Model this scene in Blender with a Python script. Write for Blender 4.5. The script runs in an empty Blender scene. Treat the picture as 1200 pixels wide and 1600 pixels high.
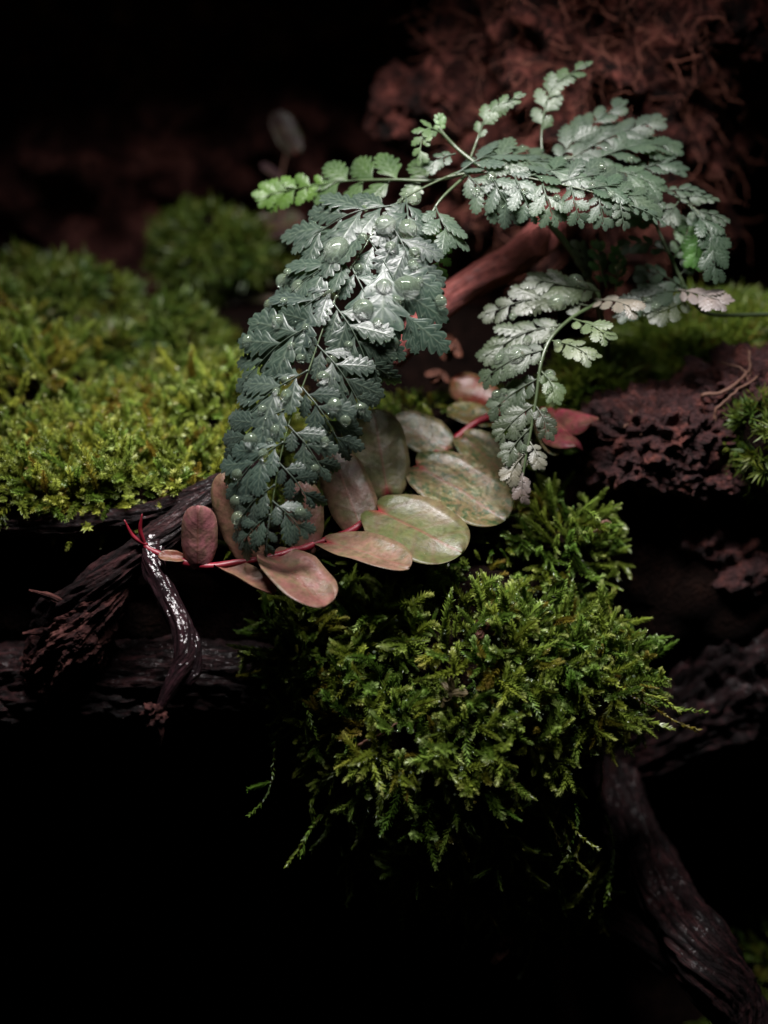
import bpy, bmesh, math, random
import numpy as np
from mathutils import Vector, Matrix, noise
from mathutils.bvhtree import BVHTree

random.seed(7)
rng = np.random.default_rng(7)
S = 0.01                                   # everything below is laid out in centimetres
scene = bpy.context.scene
COL = scene.collection

# ------------------------------------------------------------------ camera, world, lamp, exposure
PITCH = math.radians(22.0)
DIST = 30.0                                # cm from lens to the plane in focus
F0 = Vector((0, 0, 14.0))                  # point in focus, cm
FWD = Vector((0, math.cos(PITCH), -math.sin(PITCH)))
UPV = Vector((0, math.sin(PITCH), math.cos(PITCH)))
RGT = Vector((1, 0, 0))
CAMP = F0 - FWD * DIST
cam_d = bpy.data.cameras.new('camera')
cam = bpy.data.objects.new('camera', cam_d)
COL.objects.link(cam)
cam.location = CAMP * S
cam.rotation_euler = (math.pi / 2 - PITCH, 0, 0)
cam_d.sensor_fit = 'VERTICAL'
cam_d.sensor_height = 24.0
cam_d.lens = 24.0 * DIST / (1600 / 75.0)
cam_d.clip_start = 0.005
cam_d.clip_end = 20.0
cam_d.dof.use_dof = True
cam_d.dof.focus_distance = 0.305
cam_d.dof.aperture_fstop = 4.2
scene.camera = cam

world = bpy.data.worlds.new('World')
scene.world = world
world.use_nodes = True
world.node_tree.nodes['Background'].inputs[0].default_value = (0.55, 0.5, 0.62, 1)
world.node_tree.nodes['Background'].inputs[1].default_value = 0.005

def lamp(name, loc, target, sx, sy, watts, color, spread):
    d = bpy.data.lights.new(name, 'AREA')
    d.shape = 'RECTANGLE'
    d.size, d.size_y = sx * S, sy * S
    d.energy = watts
    d.color = color
    d.spread = math.radians(spread)
    o = bpy.data.objects.new(name, d)
    COL.objects.link(o)
    o.location = Vector(loc) * S
    o.rotation_euler = (Vector(target) - Vector(loc)).to_track_quat('-Z', 'Y').to_euler()
    return o
lamp('led_bar_lamp', (-0.8, -0.5, 33.5), (-0.6, 2.6, 14.0), 15, 2.6, 0.54, (1.0, 0.955, 0.95), 90)

scene.view_settings.view_transform = 'Standard'
scene.view_settings.look = 'None'
scene.view_settings.exposure = 0.0
scene.view_settings.gamma = 1.0
scene.render.engine = 'CYCLES'
scene.cycles.use_denoising = True
scene.cycles.max_bounces = 8
scene.cycles.transparent_max_bounces = 6
scene.cycles.transmission_bounces = 6
scene.cycles.caustics_reflective = False
scene.cycles.caustics_refractive = True
scene.cycles.sample_clamp_indirect = 25.0

# ------------------------------------------------------------------ small helpers
def at(px, py, dd=0.0):
    """a point of the place from where it shows and how far behind the focus plane it lies (cm)"""
    k = (1 + dd / DIST) / 75.0
    return F0 + FWD * dd + RGT * ((px - 600) * k) + UPV * ((800 - py) * k)

def camvec(r, u, t):
    return (RGT * r + UPV * u - FWD * t).normalized()

def tag(o, label=None, cat=None, group=None, kind=None):
    if label: o['label'] = label
    if cat: o['category'] = cat
    if group: o['group'] = group
    if kind: o['kind'] = kind
    return o

WLOC = {}
def thing(name, loc, label, cat, group=None, kind=None):
    o = bpy.data.objects.new(name, None)
    COL.objects.link(o)
    o.empty_display_size = 0.01
    o.location = Vector(loc) * S
    WLOC[o.name] = Vector(loc)
    return tag(o, label, cat, group, kind)

def mesh_np(name, V, F, mat, parent=None, attrs=None, smooth=True, origin=None, color=None):
    """V (n,3) in cm, F (m,k) faces (k = 3 or 4); attrs name -> (n,) or (n,3) arrays"""
    V = np.asarray(V, dtype=np.float64)
    F = np.asarray(F, dtype=np.int32)
    c = np.asarray(origin if origin is not None else V.mean(0))
    me = bpy.data.meshes.new(name)
    n, (m, k) = len(V), F.shape
    me.vertices.add(n)
    me.vertices.foreach_set('co', ((V - c) * S).astype(np.float32).ravel())
    me.loops.add(m * k)
    me.loops.foreach_set('vertex_index', F.ravel())
    me.polygons.add(m)
    me.polygons.foreach_set('loop_start', np.arange(0, m * k, k, dtype=np.int32))
    me.polygons.foreach_set('use_smooth', np.full(m, smooth))
    for an, av in (attrs or {}).items():
        av = np.asarray(av, dtype=np.float32)
        a = me.attributes.new(an, 'FLOAT' if av.ndim == 1 else 'FLOAT_VECTOR', 'POINT')
        a.data.foreach_set('value' if av.ndim == 1 else 'vector', av.ravel())
    me.update(calc_edges=True)
    me.materials.append(mat)
    o = bpy.data.objects.new(name, me)
    COL.objects.link(o)
    if parent is not None:
        o.parent = parent
        o.location = (Vector(c) - WLOC[parent.name]) * S
    else:
        o.location = Vector(c) * S
    WLOC[o.name] = Vector(c)
    if color is not None:
        o.color = (*color, 1)
    return o

def spline(pts, n):
    """Catmull-Rom through tuples (any length) -> (n, k) array, even in parameter"""
    P = np.array(pts, float)
    P = np.vstack([2 * P[0] - P[1], P, 2 * P[-1] - P[-2]])
    m = len(pts) - 1
    t = np.linspace(0, m - 1e-6, n)
    i = t.astype(int)
    f = (t - i)[:, None]
    a, b, c, d = P[i], P[i + 1], P[i + 2], P[i + 3]
    return 0.5 * (2 * b + (c - a) * f + (2 * a - 5 * b + 4 * c - d) * f ** 2 + (3 * b - a - 3 * c + d) * f ** 3)

def unit(v):
    return v / np.maximum(np.linalg.norm(v, axis=-1, keepdims=True), 1e-9)

def tube_np(pts, radii, seg=8, rough=0.0, freq=1.0, squash=1.0, seed=0.0, ridge=0.0, cap=True):
    """swept tube: returns verts, quad faces, grain vectors"""
    P = np.asarray(pts, float)
    n = len(P)
    T = unit(np.gradient(P, axis=0))
    ref = np.array([0.13, 0.31, 0.94])
    U = unit(np.cross(T, ref)); W = np.cross(T, U)
    L = np.concatenate([[0], np.cumsum(np.linalg.norm(np.diff(P, axis=0), axis=1))])
    V, G = [], []
    for i in range(n):
        for j in range(seg):
            a = 2 * math.pi * j / seg
            ca, sa = math.cos(a), math.sin(a)
            r = radii[i]
            if rough:
                q = Vector((ca * freq * 0.9 + seed, sa * freq * 0.9, L[i] * freq * 0.45 + seed))
                r *= 1 + rough * noise.fractal(q, .85, 2.2, 7) + (ridge * (abs(noise.noise(Vector((ca * 3.2 + seed, sa * 3.2, L[i] * 0.5)))) - 0.25) + ridge * .55 * (abs(noise.noise(Vector((ca * 9 - seed, sa * 9, L[i] * 1.3)))) - 0.2) + ridge * .3 * noise.noise(Vector((ca * 20, sa * 20 + seed, L[i] * 4))) if ridge else 0)
            V.append(P[i] + U[i] * ca * r + W[i] * sa * r * squash)
            G.append((ca * radii[i], sa * radii[i], L[i] * 0.13 + seed))
    F = []
    for i in range(n - 1):
        for j in range(seg):
            k = (j + 1) % seg
            F.append((i * seg + j, i * seg + k, (i + 1) * seg + k, (i + 1) * seg + j))
    if cap:
        for i, flip in ((0, True), (n - 1, False)):
            b = len(V)
            V.append(P[i]); G.append((0, 0, L[i] * 0.13 + seed))
            for j in range(0, seg, 2):
                q = (i * seg + j, i * seg + (j + 1) % seg, i * seg + (j + 2) % seg, b)
                F.append(q[::-1] if flip else q)
    return np.array(V), np.array(F), np.array(G)

class Acc:
    """joins pieces of one part into one mesh"""
    def __init__(s): s.V, s.F, s.A, s.n = [], [], {}, 0
    def add(s, V, F, **attrs):
        V = np.asarray(V, float); F = np.asarray(F)
        if F.shape[1] == 3: F = np.hstack([F, F[:, 2:3]])
        s.V.append(V); s.F.append(F + s.n); s.n += len(V)
        for k, a in attrs.items(): s.A.setdefault(k, []).append(np.asarray(a, float))
    def build(s, name, mat, parent=None, **kw):
        F = np.vstack(s.F)
        V = np.vstack(s.V)
        # quads with a doubled corner become triangles
        tri = F[:, 2] == F[:, 3]
        Ft = np.vstack([F[tri][:, :3], F[~tri][:, [0, 1, 2]], F[~tri][:, [0, 2, 3]]])
        return mesh_np(name, V, Ft, mat, parent, {k: np.concatenate(a) for k, a in s.A.items()}, **kw)

# ------------------------------------------------------------------ materials
def newmat(name):
    m = bpy.data.materials.new(name)
    m.use_nodes = True
    nt = m.node_tree
    nt.nodes.clear()
    return m, nt
def N(nt, kind, ins=None, **props):
    n = nt.nodes.new(kind)
    for k, v in props.items(): setattr(n, k, v)
    for k, v in (ins or {}).items():
        if hasattr(v, 'is_output'): nt.links.new(v, n.inputs[k])
        else: n.inputs[k].default_value = v
    return n
def ramp(nt, fac, stops):
    r = N(nt, 'ShaderNodeValToRGB', {0: fac})
    el = r.color_ramp.elements
    while len(el) < len(stops): el.new(0.5)
    for e, (p, c) in zip(el, stops):
        e.position = p; e.color = (*c, 1) if len(c) == 3 else c
    return r.outputs[0]
def mathn(nt, op, a, b=0.0, clamp=False):
    return N(nt, 'ShaderNodeMath', {0: a, 1: b}, operation=op, use_clamp=clamp).outputs[0]
def mixc(nt, fac, a, b, mode='MIX'):
    n = N(nt, 'ShaderNodeMix', data_type='RGBA', blend_type=mode)
    for idx, v in ((0, fac), (6, a), (7, b)):
        if hasattr(v, 'is_output'): nt.links.new(v, n.inputs[idx])
        else: n.inputs[idx].default_value = v if idx == 0 else (*v, 1)
    return n.outputs[2]
def coords(nt, scale=(1, 1, 1)):
    tc = N(nt, 'ShaderNodeTexCoord')
    return N(nt, 'ShaderNodeMapping', {0: tc.outputs['Object'], 3: tuple(x / S for x in scale)}).outputs[0]
def attr(nt, name, out='Fac'):
    return N(nt, 'ShaderNodeAttribute', attribute_name=name).outputs[out]
def noisetex(nt, vec, scale, detail=4.0, rough=0.55, dist=0.0):
    return N(nt, 'ShaderNodeTexNoise', {'Vector': vec, 'Scale': scale, 'Detail': detail, 'Roughness': rough, 'Distortion': dist}).outputs[0]
def bump(nt, h, strength, dist, prev=None):
    ins = {'Strength': strength, 'Distance': dist * S, 'Height': h}
    if prev is not None: ins['Normal'] = prev
    return N(nt, 'ShaderNodeBump', ins).outputs[0]
def finish(nt, shader):
    N(nt, 'ShaderNodeOutputMaterial', {0: shader})
def principled(nt, color, rough, normal=None, spec=0.5, **more):
    ins = {'Base Color': color if hasattr(color, 'is_output') else (*color, 1), 'Roughness': rough, 'Specular IOR Level': spec}
    ins.update(more)
    if normal is not None: ins['Normal'] = normal
    return N(nt, 'ShaderNodeBsdfPrincipled', ins).outputs[0]

def mat_wood(name, dark, mid, light, rough, wet=0.0, grain=1.0, deep=1.0):
    m, nt = newmat(name)
    g = attr(nt, 'grain', 'Vector')
    n1 = noisetex(nt, g, 6.0, 7, 0.65, 0.8)
    n2 = noisetex(nt, g, 26.0 * grain, 6, 0.65, 0.5)
    co = coords(nt)
    n3 = noisetex(nt, co, 7.0, 7, 0.7)
    patch = noisetex(nt, co, 0.9, 5, 0.65)
    c = ramp(nt, mathn(nt, 'ADD', mathn(nt, 'MULTIPLY', n1, 0.6), mathn(nt, 'MULTIPLY', n3, 0.4)), [(0.42, dark), (0.50, mid), (0.60, light)])
    c = mixc(nt, ramp(nt, patch, [(0.45, (0, 0, 0)), (0.7, (0.8, 0.8, 0.8))]), c, dark)
    crack = mathn(nt, 'ABSOLUTE', mathn(nt, 'SUBTRACT', n1, 0.5))
    h = mathn(nt, 'ADD', mathn(nt, 'MULTIPLY', mathn(nt, 'MINIMUM', crack, 0.08), 4.0), mathn(nt, 'MULTIPLY', n2, 0.9))
    h = mathn(nt, 'ADD', h, mathn(nt, 'MULTIPLY', n3, 0.7))
    b = bump(nt, noisetex(nt, g, 75.0, 5, 0.7), 0.9, 0.05 * deep, bump(nt, h, 1.0, 0.26 * deep))
    r = ramp(nt, n3, [(0.3, (rough - 0.12,) * 3), (0.7, (min(1, rough + 0.2),) * 3)])
    finish(nt, principled(nt, c, r, b, 0.16 if wet < 0.5 else 0.05, **{'Coat Weight': wet, 'Coat Roughness': 0.17, 'Coat Normal': bump(nt, noisetex(nt, co, 4.5, 3, 0.5), 0.7, 0.12)}))
    return m
M_WOOD = mat_wood('damp_dark_wood', (0.004, 0.0022, 0.0026), (0.017, 0.0065, 0.0075), (0.06, 0.020, 0.021), 0.55, 0.06)
M_WET = mat_wood('wet_glossy_wood', (0.004, 0.0016, 0.0024), (0.012, 0.0045, 0.006), (0.03, 0.010, 0.014), 0.7, 0.55, 1.0, 0.2)
M_ROT = mat_wood('crumbling_red_wood', (0.02, 0.008, 0.008), (0.075, 0.026, 0.024), (0.13, 0.05, 0.042), 0.8, 0.0, 1.6, 1.8)
M_REDTWIG = mat_wood('reddish_bare_twig', (0.10, 0.028, 0.026), (0.24, 0.068, 0.06), (0.33, 0.105, 0.09), 0.55, 0.05, 1.0, 0.25)

def mat_earth(name, stops, bumpd, scale, rough=0.85, spec=0.3):
    m, nt = newmat(name)
    co = coords(nt)
    n1 = noisetex(nt, co, scale, 8, 0.65, 0.4)
    n2 = noisetex(nt, co, scale * 5, 6, 0.7)
    v = N(nt, 'ShaderNodeTexVoronoi', {'Vector': co, 'Scale': scale * 4}).outputs[0]
    c = ramp(nt, mathn(nt, 'ADD', mathn(nt, 'MULTIPLY', n1, 0.7), mathn(nt, 'MULTIPLY', n2, 0.3)), stops)
    h = mathn(nt, 'ADD', mathn(nt, 'ADD', n1, n2), mathn(nt, 'MULTIPLY', v, 0.4))
    finish(nt, principled(nt, c, rough, bump(nt, h, 1.0, bumpd), spec))
    return m
M_SOIL = mat_earth('dark_soil', [(0.3, (0.002, 0.0012, 0.001)), (0.55, (0.009, 0.0045, 0.0035)), (0.75, (0.035, 0.015, 0.010))], 0.3, 2.4, 0.85, 0.03)
M_PEAT = mat_earth('red_brown_peat', [(0.42, (0.006, 0.0025, 0.002)), (0.52, (0.08, 0.023, 0.018)), (0.62, (0.36, 0.11, 0.085))], 0.35, 1.5, 0.9, 0.2)
M_WALL = mat_earth('dim_peat_wall', [(0.36, (0.012, 0.005, 0.005)), (0.5, (0.08, 0.03, 0.026)), (0.66, (0.30, 0.11, 0.09))], 0.3, 0.8, 0.95, 0.1)
M_BARK = mat_earth('flaking_bark', [(0.34, (0.008, 0.0035, 0.005)), (0.5, (0.055, 0.016, 0.016)), (0.66, (0.19, 0.052, 0.036))], 0.35, 2.2, 0.7, 0.3)

def mat_simple(name, color, rough=0.6, spec=0.4, vary=0.35, scale=6.0, transl=0.0):
    m, nt = newmat(name)
    n = noisetex(nt, coords(nt), scale, 5)
    c = mixc(nt, n, tuple(x * (1 - vary) for x in color), tuple(min(1, x * (1 + vary)) for x in color))
    p = principled(nt, c, rough, bump(nt, n, 0.4, 0.03), spec)
    if transl:
        t = N(nt, 'ShaderNodeBsdfTranslucent', {0: c}).outputs[0]
        p = N(nt, 'ShaderNodeMixShader', {0: transl, 1: p, 2: t}).outputs[0]
    finish(nt, p)
    return m
M_FIBRE = mat_simple('dry_root_fibre', (0.36, 0.135, 0.095), 0.7, 0.3, 0.7, 0.8)
M_TWIGLET = mat_simple('dry_twiglet', (0.085, 0.04, 0.026), 0.7, 0.3)
M_DEAD = mat_simple('dead_brown_leaf', (0.06, 0.02, 0.011), 0.7, 0.2, 0.8, 3.0, 0.2)
M_DRYMOSS = mat_simple('dried_olive_bract', (0.08, 0.062, 0.026), 0.6, 0.3, 0.6, 4.0, 0.2)
M_STALK = mat_simple('green_stalk', (0.032, 0.048, 0.020), 0.35, 0.5, 0.3, 3.0)
M_REDSTEM = mat_simple('crimson_stem', (0.14, 0.006, 0.014), 0.42, 0.4, 0.75, 4.0, 0.1)

def mat_moss(name, stops, transl=0.3, rough=0.42, yel=0.55):
    m, nt = newmat(name)
    age = attr(nt, 'age')
    r = mathn(nt, 'FRACT', mathn(nt, 'ADD', attr(nt, 'rnd'), N(nt, 'ShaderNodeObjectInfo').outputs['Random']))
    c0 = ramp(nt, age, stops)
    c1 = mixc(nt, mathn(nt, 'MULTIPLY', r, yel), c0, tuple(x for x in (0.20, 0.215, 0.035)), 'MIX')
    k = ramp(nt, r, [(0.0, (0.55, 0.7, 0.55)), (0.45, (1, 1, 1)), (0.86, (1.25, 1.15, 0.9)), (0.95, (0.8, 0.5, 0.35))])
    c = mixc(nt, 1.0, c1, k, 'MULTIPLY')
    p = principled(nt, c, rough, None, 0.5)
    t = N(nt, 'ShaderNodeBsdfTranslucent', {0: c}).outputs[0]
    finish(nt, N(nt, 'ShaderNodeMixShader', {0: transl, 1: p, 2: t}).outputs[0])
    return m
M_MOSS = mat_moss('feathery_moss', [(0.0, (0.06, 0.045, 0.014)), (0.3, (0.085, 0.14, 0.022)), (0.8, (0.165, 0.26, 0.042)), (1.0, (0.38, 0.46, 0.18))], 0.3, 0.3, 0.45)
M_MOSSL = mat_moss('yellow_green_moss', [(0.0, (0.07, 0.06, 0.018)), (0.3, (0.135, 0.18, 0.03)), (0.8, (0.25, 0.32, 0.055)), (1.0, (0.46, 0.52, 0.22))], 0.3, 0.34)
M_CUSH_LIT = mat_moss('cushion_moss_lit', [(0.0, (0.04, 0.035, 0.01)), (0.4, (0.085, 0.14, 0.018)), (1.0, (0.19, 0.27, 0.04))], 0.35, 0.5, 0.25)  # cushion moss again, colour raised to paint stronger light at the right
M_CUSH_SHADED = mat_moss('fine_cushion_moss_shaded', [(0.0, (0.02, 0.018, 0.006)), (0.4, (0.036, 0.068, 0.008)), (1.0, (0.085, 0.135, 0.018))], 0.35, 0.5, 0.22)  # colour lowered to paint weaker light on back humps and edge tuft

def mat_fern():
    m, nt = newmat('lobed_fern_blade')
    uv = N(nt, 'ShaderNodeSeparateXYZ', {0: attr(nt, 'blade', 'Vector')})
    u = mathn(nt, 'ABSOLUTE', uv.outputs[0])
    ph = mathn(nt, 'SUBTRACT', mathn(nt, 'MULTIPLY', uv.outputs[1], 34.0), mathn(nt, 'MULTIPLY', u, 12.0))
    vein = mathn(nt, 'POWER', mathn(nt, 'ADD', mathn(nt, 'MULTIPLY', mathn(nt, 'SINE', ph), 0.5), 0.5), 2.0)
    mid = mathn(nt, 'SUBTRACT', 1.0, mathn(nt, 'MULTIPLY', u, 9.0), True)
    co = coords(nt)
    n1 = noisetex(nt, co, 2.2, 5)
    n2 = noisetex(nt, co, 14.0, 4)
    oc = N(nt, 'ShaderNodeObjectInfo').outputs['Color']
    k = ramp(nt, n1, [(0.3, (0.62, 0.68, 0.7)), (0.55, (1, 1, 1)), (0.75, (1.25, 1.2, 1.1))])
    c = mixc(nt, 1.0, oc, k, 'MULTIPLY')
    c = mixc(nt, mathn(nt, 'MULTIPLY', vein, 0.10), c, (0.26, 0.32, 0.24))
    c = mixc(nt, mathn(nt, 'MULTIPLY', mid, 0.12), c, (0.16, 0.2, 0.13))
    h = mathn(nt, 'SUBTRACT', mathn(nt, 'MULTIPLY', n2, 0.4), mathn(nt, 'ADD', mathn(nt, 'MULTIPLY', vein, 0.5), mid))
    b = bump(nt, h, 0.2, 0.03)
    r = ramp(nt, n2, [(0.3, (0.30,) * 3), (0.7, (0.50,) * 3)])
    p = principled(nt, c, r, b, 0.40, **{'Sheen Weight': 0.08, 'Sheen Roughness': 0.4, 'Sheen Tint': (0.85, 0.9, 1.0, 1)})
    t = N(nt, 'ShaderNodeBsdfTranslucent', {0: mixc(nt, 1.0, c, (1.5, 1.9, 0.7), 'MULTIPLY')}).outputs[0]
    finish(nt, N(nt, 'ShaderNodeMixShader', {0: 0.3, 1: p, 2: t}).outputs[0])
    return m
M_FERN = mat_fern()

def mat_leaf(name, speckle):
    m, nt = newmat(name)
    uv = N(nt, 'ShaderNodeSeparateXYZ', {0: attr(nt, 'blade', 'Vector')})
    u = mathn(nt, 'ABSOLUTE', uv.outputs[0])
    co = coords(nt)
    n1 = noisetex(nt, co, 1.6, 4)
    n2 = noisetex(nt, co, 9.0, 6, 0.6)
    n3 = noisetex(nt, co, 3.2, 3, 0.5, 0.5)
    oi = N(nt, 'ShaderNodeObjectInfo')
    edge = ramp(nt, u, [(0.80, (0, 0, 0)), (1.0, (1, 1, 1))])
    mid = mathn(nt, 'SUBTRACT', 1.0, mathn(nt, 'MULTIPLY', u, 14.0), True)
    base = mathn(nt, 'SUBTRACT', 1.0, mathn(nt, 'MULTIPLY', uv.outputs[1], 8.0), True)
    c = mixc(nt, ramp(nt, n3, [(0.38, (0, 0, 0)), (0.68, (1, 1, 1))]), oi.outputs['Color'], (0.045, 0.068, 0.02))
    c = mixc(nt, 0.62, oi.outputs['Color'], c)
    c = mixc(nt, ramp(nt, n1, [(0.5, (0, 0, 0)), (0.78, (0.55, 0.55, 0.55))]), c, (0.12, 0.055, 0.048))
    c = mixc(nt, mathn(nt, 'MULTIPLY', mid, 0.7), c, (0.13, 0.05, 0.036))
    c = mixc(nt, mathn(nt, 'MULTIPLY', base, mathn(nt, 'SUBTRACT', 1.0, mathn(nt, 'MULTIPLY', u, 3.0), True)), c, (0.22, 0.016, 0.028))
    c = mixc(nt, mathn(nt, 'MULTIPLY', edge, 0.45), c, (0.11, 0.085, 0.045))
    if speckle:
        sp = ramp(nt, noisetex(nt, co, 7.0, 4, 0.65), [(0.50, (0, 0, 0)), (0.57, (1, 1, 1))])
        c = mixc(nt, mathn(nt, 'MULTIPLY', sp, 0.92), c, (0.022, 0.04, 0.014))
        sp2 = ramp(nt, noisetex(nt, co, 5.0, 5, 0.7), [(0.55, (0, 0, 0)), (0.66, (1, 1, 1))])
        c = mixc(nt, mathn(nt, 'MULTIPLY', sp2, 0.6), c, (0.16, 0.155, 0.10))
    c = mixc(nt, 1.0, c, ramp(nt, noisetex(nt, co, 5.0, 7, 0.72), [(0.32, (.55, .52, .5)), (0.5, (1, 1, 1)), (0.7, (1.35, 1.3, 1.3))]), 'MULTIPLY')
    vph = mathn(nt, 'SUBTRACT', mathn(nt, 'MULTIPLY', uv.outputs[1], 30.0), mathn(nt, 'MULTIPLY', u, 7.0))
    vein = mathn(nt, 'POWER', mathn(nt, 'ADD', mathn(nt, 'MULTIPLY', mathn(nt, 'SINE', vph), 0.5), 0.5), 6.0)
    c = mixc(nt, mathn(nt, 'MULTIPLY', vein, 0.22), c, (0.10, 0.045, 0.035))
    h = mathn(nt, 'SUBTRACT', mathn(nt, 'MULTIPLY', n2, 0.8), mathn(nt, 'ADD', mathn(nt, 'MULTIPLY', mid, 0.15), mathn(nt, 'MULTIPLY', vein, 0.14)))
    b = bump(nt, h, 0.5, 0.03)
    r = ramp(nt, n2, [(0.3, (0.27,) * 3), (0.72, (0.52,) * 3)])
    p = principled(nt, c, r, b, 0.28)
    t = N(nt, 'ShaderNodeBsdfTranslucent', {0: c}).outputs[0]
    finish(nt, N(nt, 'ShaderNodeMixShader', {0: 0.18, 1: p, 2: t}).outputs[0])
    return m
M_LEAF = mat_leaf('smooth_oval_leaf', False)
M_SPECK = mat_leaf('speckled_oval_leaf', True)

m, nt = newmat('water_painted_gleam')
g = N(nt, 'ShaderNodeBsdfGlass', {'Roughness': 0.0, 'IOR': 1.33}).outputs[0]
g = N(nt, 'ShaderNodeMixShader', {0: 0.72, 1: N(nt, 'ShaderNodeBsdfTransparent').outputs[0], 2: g}).outputs[0]
finish(nt, N(nt, 'ShaderNodeMixShader', {0: 0.18, 1: g, 2: N(nt, 'ShaderNodeBsdfDiffuse', {0: (0.17, 0.22, 0.15, 1)}).outputs[0]}).outputs[0])  # pale green diffuse share paints the light a bead would gather
M_WATER = m

# ------------------------------------------------------------------ lumps of ground
def blob(center, radii, sub, amp, freq, seed, ridged=0.0, flat=0.0):
    bm = bmesh.new()
    bmesh.ops.create_icosphere(bm, subdivisions=sub, radius=1.0)
    V = []
    for v in bm.verts:
        d = v.co.normalized()
        p = Vector((d.x * radii[0], d.y * radii[1], d.z * radii[2]))
        q = p * freq + Vector((seed, seed * 1.7, -seed))
        k = noise.fractal(q, 1.0, 2.1, 5) * amp
        if ridged:
            k += ridged * (noise.ridged_multi_fractal(q * 1.3, 0.9, 2.2, 5, 1.0, 2.0) - 1.0) * 0.5
        V.append(Vector(center) + p + d * k)
    F = [[v.index for v in f.verts] for f in bm.faces]
    bm.free()
    return np.array([tuple(v) for v in V]), np.array(F)

def surf_points(V, F, n, keep):
    """n random points on a mesh with outward normals, filtered by keep(P, Nrm) -> mask"""
    a, b, c = V[F[:, 0]], V[F[:, 1]], V[F[:, 2]]
    cr = np.cross(b - a, c - a)
    ar = np.linalg.norm(cr, axis=1)
    nrm = unit(cr)
    cen = (a + b + c) / 3
    ok = keep(cen, nrm)
    w = ar * ok
    idx = rng.choice(len(F), n, p=w / w.sum())
    u, v = rng.random(n), rng.random(n)
    sw = u + v > 1
    u[sw], v[sw] = 1 - u[sw], 1 - v[sw]
    P = a[idx] + (b - a)[idx] * u[:, None] + (c - a)[idx] * v[:, None]
    return P, nrm[idx]

# the back wall and the floor under everything
gx = np.linspace(-22, 22, 130); gy = np.linspace(-9, 26, 110)
V = []
for y in gy:
    for x in gx:
        z = noise.fractal(Vector((x * 0.35, y * 0.35, 3.1)), 1.0, 2.0, 5) * 0.9
        back = max(0.0, y - 17.0)
        z += 1.5 + back * 0.2 - 5.0 * min(1.0, max(0.0, (6.0 - y) / 5.0))
        V.append((x, y, z))
nx = len(gx)
F = [(j * nx + i, j * nx + i + 1, (j + 1) * nx + i + 1, (j + 1) * nx + i) for j in range(len(gy) - 1) for i in range(nx - 1)]
tag(mesh_np('ground', V, F, M_SOIL), 'bare black soil floor beneath the driftwood and moss', None, None, 'structure')

gx = np.linspace(-24, 24, 180); gz = np.linspace(0, 34, 130)
V = []
for z in gz:
    for x in gx:
        q = Vector((x * 0.32, z * 0.32, 9.2))
        y = 19.5 - noise.fractal(q, 1.0, 2.1, 6) * 2.2 - (noise.ridged_multi_fractal(q * 1.2, 0.9, 2.1, 4, 1.0, 2.0)) * 0.7
        V.append((x, y, z))
nx = len(gx)
F = [(j * nx + i, j * nx + i + 1, (j + 1) * nx + i + 1, (j + 1) * nx + i) for j in range(len(gz) - 1) for i in range(nx - 1)]
tag(mesh_np('back_wall', V, F, M_WALL), 'rough dark red-brown peat wall out of focus behind the moss', None, None, 'structure')

# soil bank the moss and the creeping plant grow on
soil = thing('soil_bank', at(600, 900, 6), 'dark soil bank carrying the moss and the creeping plant', 'soil')
for c, r, sd in [((-5.6, 9.0, 10.3), (8.5, 7.6, 3.0), 1.0), ((0.8, 4.6, 10.2), (4.6, 3.9, 2.5), 2.0), ((8.2, 8.0, 10.4), (5.6, 5.2, 4.2), 3.0),
                 ((-2.0, 13.5, 11.0), (10, 4.5, 4.4), 4.0), ((2.3, 1.6, 8.4), (2.9, 1.7, 3.6), 5.0)]:
    V, F = blob(c, r, 5, 0.55, 0.5, sd)
    mesh_np('mound', V, F, M_SOIL, soil)

# ------------------------------------------------------------------ fibrous trunk at the upper right
trunk = thing('fibrous_trunk', at(900, 480, 9), 'crumbly red-brown trunk matted with dry root fibres behind the fern', 'trunk')
Vt, Ft = blob(at(930, 120, 10.0), (4.0, 3.2, 5.6), 6, 1.3, 0.75, 11.0, 1.7)
tr_body = mesh_np('body', Vt, Ft, M_PEAT, trunk)
Vk, Fk = blob(at(670, 165, 9.6), (1.5, 1.3, 1.0), 6, 0.5, 0.9, 13.0, 0.8)
mesh_np('knob', Vk, Fk, M_PEAT, trunk)
Vk2, Fk2 = blob(at(1160, 40, 7.2), (1.5, 1.2, .9), 6, 0.5, 1.0, 14.0, 0.7)
mesh_np('knob', Vk2, Fk2, M_PEAT, trunk)

def fibre_np(P, nrm, L, r, seed):
    d = unit(np.cross(nrm, rng.normal(size=3)))
    pts = [P - nrm * 0.05]
    for i in range(9):
        d = unit(d + rng.normal(size=3) * 0.33 - np.array([0, 0, 0.06]))
        d = unit(d - nrm * np.dot(d, nrm) * 0.55)
        pts.append(pts[-1] + d * L / 9 + nrm * (0.045 if i < 4 else -0.03) * L)
    return tube_np(pts, np.linspace(r, r * 0.4, 10), 4)
vis = lambda P, n: (np.asarray(n) @ np.array(FWD) < -0.05)
acc = Acc()
P, nn = surf_points(Vt, Ft, 2600, vis)
for p, q in zip(P, nn):
    v, f, g = fibre_np(p, q, rng.uniform(0.25, 1.8), .007 * math.exp(rng.normal() * .5), 0)
    acc.add(v, f)
fb = acc.build('fibre_mat', M_FIBRE, trunk); fb['kind'] = 'stuff'
P, nn = surf_points(Vt, Ft, 90, vis)
for p, q in zip(P, nn):
    v, f, g = fibre_np(p, q, rng.uniform(0.5, 2.4), .015 * math.exp(rng.normal() * .4), 0)
    mesh_np('fibre', v, f, M_FIBRE, trunk)

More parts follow.
